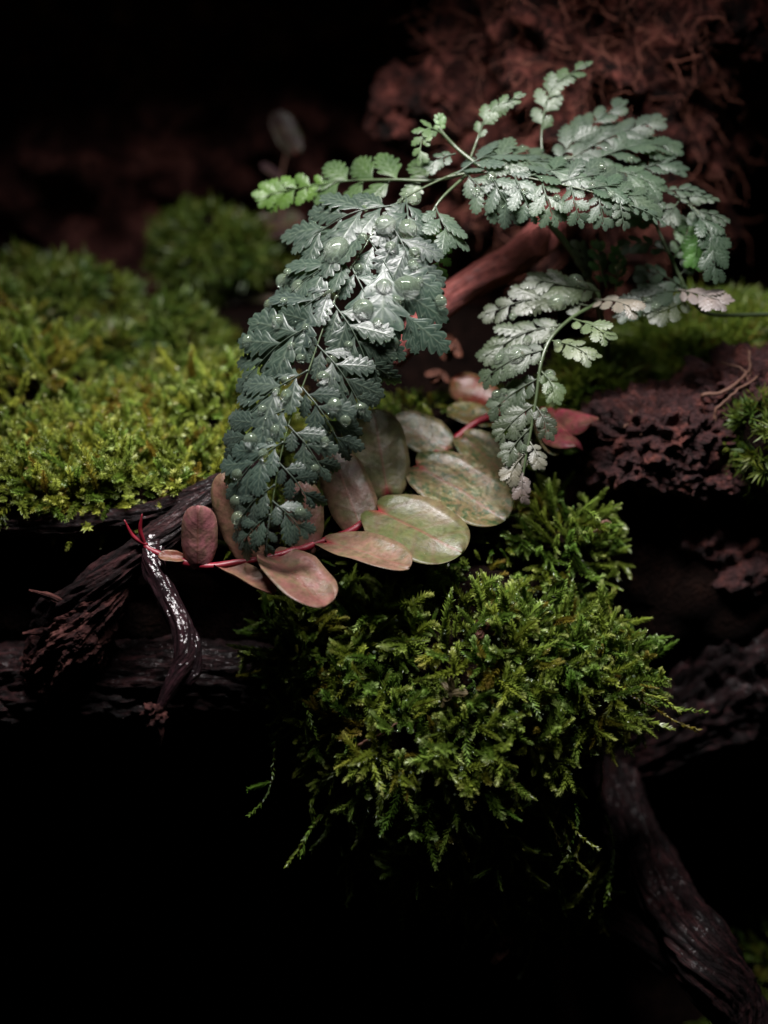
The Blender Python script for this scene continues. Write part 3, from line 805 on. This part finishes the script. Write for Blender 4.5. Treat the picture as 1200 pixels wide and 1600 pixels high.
FERN_BVH_V, FERN_BVH_F = [], []
def pinna(parent, pts, N0, W, pairs, color, seed, lobes=3, mid_r=.022, ang=46, base_w=.55, name='pinna', roll=.0, droop=.15, wide=.42):
    """one side branch of a frond: midrib and lobed leaflets along given points (cm)"""
    r = np.random.default_rng(seed)
    P = spline(pts, 40)
    T = unit(np.gradient(P, axis=0))
    Ls = np.concatenate([[0], np.cumsum(np.linalg.norm(np.diff(P, axis=0), axis=1))]); L = Ls[-1]
    a = Acc()
    v, f, g = tube_np(P, np.linspace(mid_r, mid_r * .35, 40), 5)
    a.add(v, f, blade=np.tile([0, .5, 0], (len(v), 1)))
    for k in range(pairs):
        for sd in (-1, 1):
            s = (k + .45 + (.25 if sd > 0 else 0)) / (pairs + .35)
            i = min(39, int(s * 39))
            t = T[i]; n = unit(N0 - t * np.dot(N0, t)); b = np.cross(n, t) * sd
            prof = (base_w + (1 - base_w) * min(1, s / .3)) * (1 - .55 * s ** 2.6) * r.uniform(.88, 1.1)
            aa = math.radians(ang * (1.12 - .35 * s) + r.normal() * 5)
            d = t * math.cos(aa) + b * math.sin(aa)
            nn = unit(n + b * (roll + r.normal() * .10) + t * r.normal() * .1)
            d = d + n * r.normal() * .06
            l = W * prof / max(.55, math.sin(aa)) * .92
            wd = max(l * .30, L / pairs * .46)
            lb = lobes if l > .42 or (lobes == 5 and l > .3) else (3 if lobes > 3 else 2)
            v, f, bl = pinnule_np(P[i] - n * .012, d, nn, l, min(wd, l * {4: .40, 5: .37}.get(lb, .31)), lb, r, droop)
            a.add(v, f, blade=bl)
    n = unit(N0 - T[-1] * np.dot(N0, T[-1]))
    v, f, bl = pinnule_np(P[34], T[-1], n, (L - Ls[34]) + W * .42, W * .2, 3, r, droop)
    a.add(v, f, blade=bl)
    o = a.build(name, M_FERN, parent, color=color)
    return o

def stalk(parent, name, ctrl, r0, r1, n=60, seg=8):
    P = spline([tuple(at(*c)) for c in ctrl], n)
    v, f, g = tube_np(P, np.linspace(r0, r1, n), seg)
    o = mesh_np(name, v, f, M_STALK, parent)
    return o, P

def pp(ctrl):
    return [tuple(at(*c)) for c in ctrl]

def jitter_col(c, r, k=.15):
    m = 1 + r.uniform(-k, k)
    return tuple(max(.005, x * m * (1 + r.uniform(-.06, .06))) for x in c)

def frond(plant, ctrl, N0, n, s0, s1, lenL, lenR, angL, angR, color, seed, wr=.27, r0=.05, pairs=6, droop=.10, tiltL=.15, tiltR=.15, tip=True, lobes=3):
    r = np.random.default_rng(seed)
    o, P = stalk(plant, 'frond', ctrl, r0, r0 * .4, 120)
    P = P + np.array(N0) * .035
    T = unit(np.gradient(P, axis=0))
    N0 = np.array(N0)
    for k in range(n):
        for sd, ln, an, tl in ((1, lenL, angL, tiltL), (-1, lenR, angR, tiltR)):
            s = s0 + (s1 - s0) * (k + (.0 if sd > 0 else .5)) / n
            i = min(119, int(s * 119))
            t = T[i]; nn = unit(N0 - t * np.dot(N0, t)); b = np.cross(nn, t) * sd
            L = ln(s) * r.uniform(.92, 1.08)
            if L < .25: continue
            a = math.radians(an + r.normal() * 3)
            d = t * math.cos(a) + b * math.sin(a) - nn * tl
            d = unit(d)
            up = unit(nn + b * tl)
            p0 = P[i]
            pts = [tuple(p0), tuple(p0 + d * L * .5 + up * .04 * L), tuple(p0 + d * L - up * droop * L + t * .08 * L)]
            lean = unit(up + r.normal(size=3) * .20)
            pinna(o, pts, lean, max(.2, L * wr * r.uniform(.92, 1.1)), max(3, int(pairs * (.5 + .5 * L / 2.2))), jitter_col(color, r), seed * 1000 + k * 2 + (sd > 0), lobes)
    if tip:
        q = P[-8]; d = T[-1]
        pinna(o, [tuple(q), tuple(q + d * .35), tuple(q + d * .75 - N0 * .08)], N0, .26, 3, jitter_col(color, r), seed * 77, lobes)
    return o

DKG = (.020, .034, .025); MDG = (.028, .048, .027); LTG = (.040, .062, .040); YNG = (.045, .095, .010); DUL = (.027, .036, .017)
fern = thing('fern', at(950, 575, 5.4), 'silvery green fern with lacy fronds arching over the moss, beaded with water', 'fern')
lerp = lambda xs, ys: (lambda s: float(np.interp(s, xs, ys)))
A_CTRL = [(735, 262, 2.2), (697, 277, 2.0), (640, 305, 1.6), (603, 336, 1.2), (573, 380, .9), (540, 435, .6), (510, 500, .3), (480, 585, 0), (455, 650, -.2), (437, 720, -.4), (425, 790, -.5), (420, 825, -.5)]
frond(fern, A_CTRL, camvec(-.10, .50, .85), 10, .20, .985, lerp([.15, .3, .45, .7, 1], [1.35, 2.15, 1.9, 1.3, .65]), lerp([.15, .3, .6, .8, 1], [1.85, 2.05, 1.95, 1.35, .7]), 54, 43, DKG, 3, .50, .026, 5, .12, .22, .16, True, 5)
# branch reaching left, its tip young and bright
o, P = stalk(fern, 'frond', [(735, 268, 2.4), (680, 282, 2.2), (620, 281, 2.4), (560, 282, 2.8)], .045, .03)
pinna(o, pp([(690, 281, 2.25), (620, 280, 2.5), (560, 281, 2.9), (505, 287, 3.1)]), np.array(camvec(0, .45, .9)), .95, 4, (.028, .055, .014), 901, 4, .028, 54)
pinna(o, pp([(512, 286, 3.05), (470, 293, 3.2), (436, 300, 3.3), (410, 308, 3.3)]), np.array(camvec(0, .15, 1)), .46, 6, YNG, 902, 3, .02, 44)
# lit frond running right
frond(fern, [(697, 277, 2.0), (740, 270, 1.9), (790, 272, 1.8), (850, 283, 1.6), (910, 296, 1.4), (960, 312, 1.3), (1000, 329, 1.2)], camvec(.1, .62, .75), 7, .06, .93, lerp([0, .25, .6, 1], [1.35, 1.7, 1.4, .7]), lerp([0, .3, .6, 1], [1.0, 1.15, .85, .5]), 34, 58, LTG, 5, .45, .03, 5, .14, .05, .36, True, 5)
# frond behind it, curling down at its end
D_CTRL = [(800, 290, 2.8), (850, 262, 3.0), (885, 248, 3.0), (915, 246, 3.0), (950, 257, 2.9), (1005, 281, 2.8), (1064, 312, 2.6), (1103, 346, 2.4), (1122, 390, 2.3), (1121, 425, 2.3)]
o, P = stalk(fern, 'frond', D_CTRL, .045, .02)
NU = np.array(camvec(.05, .55, .8))
for i, (pts, W, pr, c) in enumerate([
    ([(868, 256, 3.0), (905, 210, 3.2), (972, 160, 3.4)], .42, 6, LTG), ([(885, 252, 2.95), (950, 215, 3.1), (1030, 186, 3.2)], .46, 7, LTG),
    ([(925, 250, 2.9), (990, 228, 2.9), (1055, 226, 3.0)], .48, 6, LTG), ([(985, 272, 2.8), (1030, 255, 2.8), (1062, 262, 2.8)], .34, 5, LTG),
    ([(930, 262, 2.6), (985, 272, 2.4), (1030, 292, 2.3)], .4, 5, LTG), ([(880, 262, 2.6), (930, 275, 2.4), (990, 300, 2.2)], .42, 6, LTG),
    ([(1035, 297, 2.7), (1065, 296, 2.6), (1098, 299, 2.5)], .2, 4, LTG), ([(1055, 308, 2.6), (1085, 306, 2.5), (1120, 312, 2.4)], .2, 4, LTG),
    ([(1085, 328, 2.5), (1110, 334, 2.4), (1136, 345, 2.3)], .2, 4, MDG), ([(1080, 325, 2.5), (1110, 365, 2.2), (1118, 432, 2.1)], .4, 6, MDG),
    ([(1095, 340, 2.6), (1090, 375, 2.6), (1085, 410, 2.6)], .32, 4, (.05, .12, .025)), ([(1010, 285, 2.6), (1018, 310, 2.3), (1022, 334, 2.2)], .3, 4, LTG), ([(1060, 315, 2.5), (1050, 330, 2.3), (1046, 345, 2.2)], .28, 3, LTG)]):
    pinna(o, pp(pts), NU, W * 1.08, pr, jitter_col(c, np.random.default_rng(i)), 1100 + i, 5, .02, 34)
# upright young shoots
o, P = stalk(fern, 'frond', [(850, 275, 2.8), (846, 212, 3.0), (852, 170, 3.0)], .03, .02)
pinna(o, pp([(846, 215, 3.0), (852, 166, 3.0), (870, 130, 3.0), (918, 99, 3.0)]), np.array(camvec(-.2, .3, .9)), .38, 5, (.05, .08, .036), 1201, 3, .02, 27)
o, P = stalk(fern, 'frond', [(728, 266, 2.2), (745, 220, 2.5), (755, 190, 2.5)], .03, .02)
pinna(o, pp([(744, 225, 2.5), (758, 188, 2.5), (780, 166, 2.5), (815, 148, 2.5)]), np.array(camvec(-.2, .3, .9)), .28, 5, (.05, .08, .036), 1202, 3, .018, 26)
o, P = stalk(fern, 'frond', [(752, 262, 2.1), (731, 246, 2.2), (712, 230, 2.3), (695, 212, 2.3), (686, 200, 2.3)], .045, .04)
pinna(o, pp([(694, 210, 2.3), (672, 200, 2.2), (660, 214, 2.1), (655, 250, 2.0)]), np.array(camvec(-.2, .6, .7)), .34, 5, (.05, .085, .03), 1203, 3, .025, 48)
pinna(o, pp([(690, 205, 2.35), (688, 195, 2.35), (686, 180, 2.35)]), np.array(camvec(0, .3, .9)), .16, 3, (.08, .15, .05), 1204, 2, .02, 40)
pinna(o, pp([(712, 240, 2.2), (692, 246, 2.1), (672, 262, 2.0)]), np.array(camvec(0, .5, .8)), .28, 3, MDG, 1205, 3, .02, 46)
# leaflets under the crown
o, P = stalk(fern, 'frond', [(735, 268, 2.2), (690, 310, 1.7), (668, 345, 1.5)], .04, .02)
pinna(o, pp([(680, 322, 1.6), (690, 345, 1.3), (705, 372, 1.2)]), np.array(camvec(.3, .6, .7)), .62, 3, LTG, 1301, 4, .02, 48)
pinna(o, pp([(672, 350, 1.7), (682, 385, 1.7), (686, 430, 1.8)]), np.array(camvec(.1, .1, 1)), .38, 4, (.05, .12, .02), 1302, 3, .02, 46)
# stalk down to the ground, with the dull hanging frond
stalk(fern, 'stipe', [(800, 292, 2.6), (848, 338, 2.5), (888, 386, 2.9), (925, 445, 3.4), (944, 519, 4.3), (953, 590, 5.4)], .075, .085)
H_CTRL = [(925, 445, 3.3), (935, 470, 2.7), (893, 497, 2.1), (860, 530, 1.7), (845, 570, 1.5), (838, 620, 1.4), (830, 670, 1.3), (820, 725, 1.2), (814, 765, 1.2)]
o, P = stalk(fern, 'frond', H_CTRL, .05, .025)
NH = np.array(camvec(.05, .5, .85))
for i, (pts, W, pr, c) in enumerate([
    ([(938, 455, 2.6), (890, 447, 2.4), (835, 436, 2.4)], .5, 6, DUL), ([(920, 478, 2.4), (840, 466, 2.2), (758, 490, 2.2)], .46, 7, DUL),
    ([(880, 508, 1.9), (820, 520, 1.9), (758, 556, 1.9)], .48, 7, DUL), ([(855, 545, 1.6), (805, 560, 1.6), (756, 590, 1.8)], .42, 6, (.026, .040, .018)),
    ([(843, 590, 1.5), (805, 612, 1.6), (770, 640, 1.7)], .4, 5, (.026, .040, .019)), ([(838, 630, 1.4), (808, 652, 1.4), (780, 682, 1.4)], .36, 5, DUL),
    ([(832, 665, 1.3), (808, 690, 1.3), (790, 715, 1.2)], .32, 4, DUL), ([(825, 705, 1.25), (806, 725, 1.2), (795, 748, 1.1)], .28, 4, (0.078, 0.072, 0.052)), ([(818, 735, 1.2), (815, 758, 1.1), (816, 780, 1.1)], .24, 4, (.13, .10, .09)),
    ([(930, 468, 2.6), (960, 470, 1.8), (990, 480, 1.5)], .38, 4, (.12, .105, .08)), ([(895, 498, 2.0), (925, 508, 1.4), (948, 524, 1.2)], .36, 4, (0.065, 0.091, 0.039)),
    ([(862, 532, 1.7), (895, 540, 1.2), (922, 556, 1.0)], .36, 4, (0.072, 0.091, 0.046)), ([(846, 580, 1.5), (862, 600, 1.3), (866, 622, 1.2)], .28, 4, (0.052, 0.078, 0.033)), ([(838, 635, 1.35), (850, 655, 1.2), (855, 680, 1.1)], .26, 4, DUL), ([(828, 690, 1.25), (838, 708, 1.1), (842, 728, 1.0)], .22, 4, (0.085, 0.085, 0.058)),
    ([(925, 440, 3.2), (915, 410, 2.9), (905, 382, 2.8)], .28, 4, DUL), ([(948, 450, 3.1), (938, 415, 2.9), (934, 380, 2.8)], .26, 4, (.04, .09, .025)), ([(962, 455, 3.1), (966, 425, 2.9), (966, 390, 2.8)], .26, 4, (.04, .09, .025))]):
    pinna(o, pp(pts), NH, W, pr, jitter_col(c, np.random.default_rng(40 + i)), 1400 + i, 5, .02, 38)

sprig = thing('fern_sprig', at(1200, 492, 3.6), 'small dark fern sprig with pale tips on a thin stalk above the moss cushion', 'fern')
o, P = stalk(sprig, 'frond', [(1230, 490, 3.6), (1160, 492, 3.5), (1112, 491, 3.3), (1088, 478, 3.0), (1066, 440, 3.0), (1040, 385, 3.1), (1022, 345, 3.2), (1006, 310, 3.2)], .05, .04)
for i, (pts, W, pr, c) in enumerate([
    ([(1075, 455, 2.9), (1030, 458, 2.6), (968, 488, 2.4)], .46, 6, MDG), ([(1072, 450, 2.9), (1030, 428, 2.8), (1000, 425, 2.8)], .34, 4, MDG), ([(1060, 452, 2.8), (1095, 460, 2.4), (1130, 470, 2.2)], .38, 5, (.16, .125, .12)),
    ([(1045, 395, 3.1), (1010, 380, 3.0), (972, 384, 2.9)], .32, 4, MDG), ([(1026, 352, 3.2), (1000, 342, 3.1), (968, 336, 3.0)], .34, 4, MDG), ([(1050, 408, 3.1), (1068, 375, 3.1), (1075, 345, 3.1)], .34, 4, (.05, .11, .03)), ([(1062, 430, 3.0), (1085, 405, 3.0), (1098, 375, 3.0)], .3, 4, MDG), ([(1080, 465, 2.9), (1050, 480, 2.5), (1020, 492, 2.3)], .36, 4, DUL)]):
    pinna(o, pp(pts), NH, W, pr, jitter_col(c, np.random.default_rng(70 + i)), 1500 + i, 5, .02, 38)

# ------------------------------------------------------------------ water on the fern
bpy.context.view_layer.update()
bv, bf, nb = [], [], 0
for o in bpy.data.objects:
    if o.type == 'MESH' and o.name.startswith('pinna'):
        M = o.matrix_world
        co = np.empty(len(o.data.vertices) * 3, np.float32); o.data.vertices.foreach_get('co', co)
        co = co.reshape(-1, 3) @ np.array(M.to_3x3()).T + np.array(M.translation)
        fi = np.empty(len(o.data.polygons) * 3, np.int32); o.data.loops.foreach_get('vertex_index', fi)
        bv.append(co / S); bf.append(fi.reshape(-1, 3) + nb); nb += len(co)
BV, BF = np.vstack(bv), np.vstack(bf)
tree = BVHTree.FromPolygons([tuple(v) for v in BV], [tuple(int(i) for i in f) for f in BF])
def drop_np(sub=3, squash=.62):
    bm = bmesh.new(); bmesh.ops.create_icosphere(bm, subdivisions=sub, radius=1.0)
    V = np.array([tuple(v.co) for v in bm.verts]); F = np.array([[v.index for v in f.verts] for f in bm.faces]); bm.free()
    V[:, 2] = np.where(V[:, 2] > 0, V[:, 2] * squash * 1.45, V[:, 2] * squash * .5)
    return V, F
DV, DF = drop_np()
drop_me = None
DROPS_A = [(602, 352, 24), (637, 360, 24), (527, 393, 32), (512, 458, 18), (568, 483, 24), (635, 450, 30), (610, 387, 14), (648, 395, 14), (645, 415, 14), (610, 535, 22), (600, 448, 18), (435, 447, 18), (467, 450, 18), (422, 430, 11), (420, 477, 12), (435, 503, 16), (417, 460, 10), (448, 425, 11), (688, 472, 16), (387, 533, 14), (478, 513, 10), (412, 448, 10), (567, 372, 11), (648, 310, 16), (687, 307, 16), (518, 565, 15), (505, 590, 16), (447, 617, 15), (447, 595, 12), (432, 612, 10), (393, 688, 18), (430, 673, 13), (412, 710, 13), (523, 633, 17), (563, 637, 13), (372, 742, 14), (370, 785, 17), (372, 810, 16), (492, 733, 12), (468, 802, 15), (540, 657, 13), (508, 690, 11), (422, 690, 9), (560, 420, 12), (590, 505, 12), (545, 540, 11), (470, 560, 11), (410, 640, 11), (480, 690, 10), (455, 540, 9), (620, 470, 12), (655, 440, 11)]
DROPS_C = [(768, 278, 13), (820, 300, 9), (870, 310, 9), (955, 305, 10), (940, 262, 10), (985, 250, 8), (1075, 330, 10), (745, 300, 10), (925, 290, 8)]
DROPS_H = [(870, 476, 22), (903, 437, 20), (911, 447, 10), (933, 386, 12), (935, 405, 11), (966, 421, 11), (808, 557, 18), (780, 561, 13), (800, 495, 9), (877, 528, 11), (864, 584, 14), (788, 613, 10), (776, 617, 12), (824, 533, 12), (820, 700, 12), (1033, 486, 15), (845, 640, 9), (1010, 470, 10)]
def put_drop(px, py, d, label, group):
    global drop_me
    for k in range(12):
        tgt = at(px + (random.uniform(-1, 1) * 3 * k), py + (random.uniform(-1, 1) * 3 * k), 0)
        hit, nrm, idx, dist = tree.ray_cast(CAMP, (tgt - CAMP).normalized())
        if hit is not None: break
    if hit is None: return
    if nrm.dot(FWD) > 0: nrm = -nrm
    r = d * .68 / 75 * (1 + (hit - CAMP).dot(FWD) / DIST - 1)
    if drop_me is None:
        o = mesh_np('water_droplet', DV, DF, M_WATER, None, origin=(0, 0, 0)); drop_me = o.data
    else:
        o = bpy.data.objects.new('water_droplet', drop_me); COL.objects.link(o)
    q = nrm.to_track_quat('Z', 'Y')
    o.location = (hit + nrm * r * .12) * S
    o.rotation_euler = q.to_euler()
    e = random.uniform(.9, 1.12)
    o.scale = (r * e, r / e, r * random.uniform(.9, 1.1))
    tag(o, label, 'water droplet', group)
def size_word(d): return 'large' if d >= 20 else ('middling' if d >= 14 else 'tiny')
for d in DROPS_A:
    where = 'near the arching top of' if d[1] < 440 else ('halfway down' if d[1] < 620 else 'near the hanging tip of')
    put_drop(*d, '%s clear water bead %s the dark drooping fern frond' % (size_word(d[2]), where), '%s water beads %s the drooping frond' % (size_word(d[2]), where))
for d in DROPS_C: put_drop(*d, 'tiny clear water bead on the pale upper fern fronds', 'water beads on the pale fronds')
for d in DROPS_H:
    put_drop(*d, '%s clear water bead on the dull fern leaflets above the bark' % size_word(d[2]), '%s water beads on the dull leaflets' % size_word(d[2]))
# fine dew strung along ribs and blades
acc = Acc()
SV, SF = drop_np(1, .75)
zones = [(380, 660, 330, 840, 420), (690, 1060, 200, 330, 160), (770, 960, 430, 720, 120)]
for x0, x1, y0, y1, n in zones:
    for k in range(n):
        tgt = at(rng.uniform(x0, x1), rng.uniform(y0, y1), 0)
        hit, nrm, idx, dist = tree.ray_cast(CAMP, (tgt - CAMP).normalized())
        if hit is None: continue
        if nrm.dot(FWD) > 0: nrm = -nrm
        Mx = np.array(nrm.to_track_quat('Z', 'Y').to_matrix())
        acc.add((SV * rng.choice([.014, .02, .028, .04], p=[.4, .3, .2, .1])) @ Mx.T + np.array(hit), SF)
for ctrl, n in ((A_CTRL[2:7], 60), ([(868, 505, 1.95), (858, 530, 1.75), (847, 565, 1.6), (842, 590, 1.5)], 25), (D_CTRL[4:8], 20)):
    P = spline([tuple(at(*c)) for c in ctrl], n)
    for p in P:
        acc.add(SV * rng.uniform(.02, .05) + p + np.array(UPV) * .03 - np.array(FWD) * .04 + rng.normal(size=3) * .02, SF)
for p, d in zip(P_MOSS, D_MOSS):
    for k in range(2):
        acc.add(SV * rng.choice([.014, .02, .03, .045], p=[.4, .3, .2, .1]) + p + unit(d) * rng.uniform(.4, 1.1) + rng.normal(size=3) * .03, SF)
dew = acc.build('dew', M_WATER)
tag(dew, 'fine sparkle of tiny dew beads over the fern fronds and hanging moss', 'dew', None, 'stuff')

# ------------------------------------------------------------------ litter
def scrap(name, label, cat, px, py, dd, size, mat, seed, n=3, group=None):
    t = thing(name, at(px, py, dd), label, cat, group)
    r = np.random.default_rng(seed)
    for i in range(n):
        a = r.uniform(0, 6.28)
        d = camvec(math.cos(a), math.sin(a), r.uniform(-.2, .6))
        b = at(px, py, dd)
        v, f, bl = leaf_np(b, b + d * size * r.uniform(.7, 1.1), None, size * .42, camvec(r.normal() * .4, .5, .8), 0, r.uniform(-.3, .3), r.uniform(-.15, .3), .3, seed + i)
        mesh_np('blade', v, f, mat, t)
    return t
scrap('dead_leaf', 'crumpled orange-brown dead leaf hanging under the red twig', 'dead leaf', 708, 530, 4.4, .6, M_DEAD, 5, 6)
scrap('dead_leaf', 'torn brown dead leaf in the gap behind the dark drooping frond', 'dead leaf', 690, 580, 4.6, .5, M_DEAD, 6, 4)
scrap('dried_bract', 'small dried olive-brown leaf rosette set in the hanging moss clump', 'dried bract', 706, 1083, -.25, .36, M_DRYMOSS, 7, 7)
scrap('dead_leaf', 'brown curled scrap low in the shadow under the moss clump', 'dead leaf', 795, 1480, 1.9, .5, M_DEAD, 8, 4)
scrap('dead_leaf', 'rusty leaf crumb at the left end of the hanging moss', 'dead leaf', 478, 1040, .9, .3, M_DEAD, 9, 4)
scrap('dead_leaf', 'rusty brown litter on top of the hanging moss below the largest glossy leaf', 'dead leaf', 755, 985, .3, .3, M_DEAD, 10, 8)
for i, (c, r, lab) in enumerate([
    ([(985, 642, 3.4), (996, 665, 3.1), (1003, 678, 2.9)], .035, 'short pale straw standing at the edge of the moss and bark'),
    ([(975, 668, 3.0), (990, 655, 3.1), (1010, 640, 3.2)], .03, 'pale straw crossing another at the moss edge'),
    ([(1095, 618, 3.0), (1130, 612, 2.9), (1160, 590, 3.0), (1175, 570, 3.2)], .05, 'crooked brown rootlet lying over the bark top'),
    ([(1118, 668, 2.9), (1120, 640, 2.8), (1150, 612, 2.8), (1185, 588, 3.0)], .045, 'forked brown twiglet standing on the bark chunk'),
    ([(1128, 566, 3.4), (1160, 578, 3.1), (1170, 598, 3.0)], .035, 'thin pale twiglet at the top corner of the bark'),
    ([(1170, 548, 3.4), (1172, 575, 3.2), (1168, 600, 3.0)], .035, 'upright thin twiglet among the bark litter'),
    ([(1092, 735, 3.6), (1120, 712, 3.3), (1152, 690, 3.0)], .06, 'straight dark stick poking into the spiky moss tuft'),
    ([(905, 850, 2.4), (930, 830, 2.3), (945, 815, 2.3), (955, 818, 2.3)], .05, 'frayed brown rootlet above the hanging moss'),
    ([(600, 890, 1.4), (640, 884, 1.2), (700, 895, 1.2)], .03, 'fine brown rootlet under the pale folded leaf'),
    ([(560, 1165, -.1), (590, 1150, -.3), (620, 1130, -.3)], .04, 'red-brown rootlet caught in the hanging moss')]):
    P = spline([tuple(at(*q)) for q in c], 18)
    P += rng.normal(size=P.shape) * .012
    v, f, g = tube_np(P, np.linspace(r, r * .5, 18), 6, .3, 6.0, seed=i)
    tag(mesh_np('twiglet', v, f, M_TWIGLET), lab, 'twiglet', 'dry twiglets and straws')
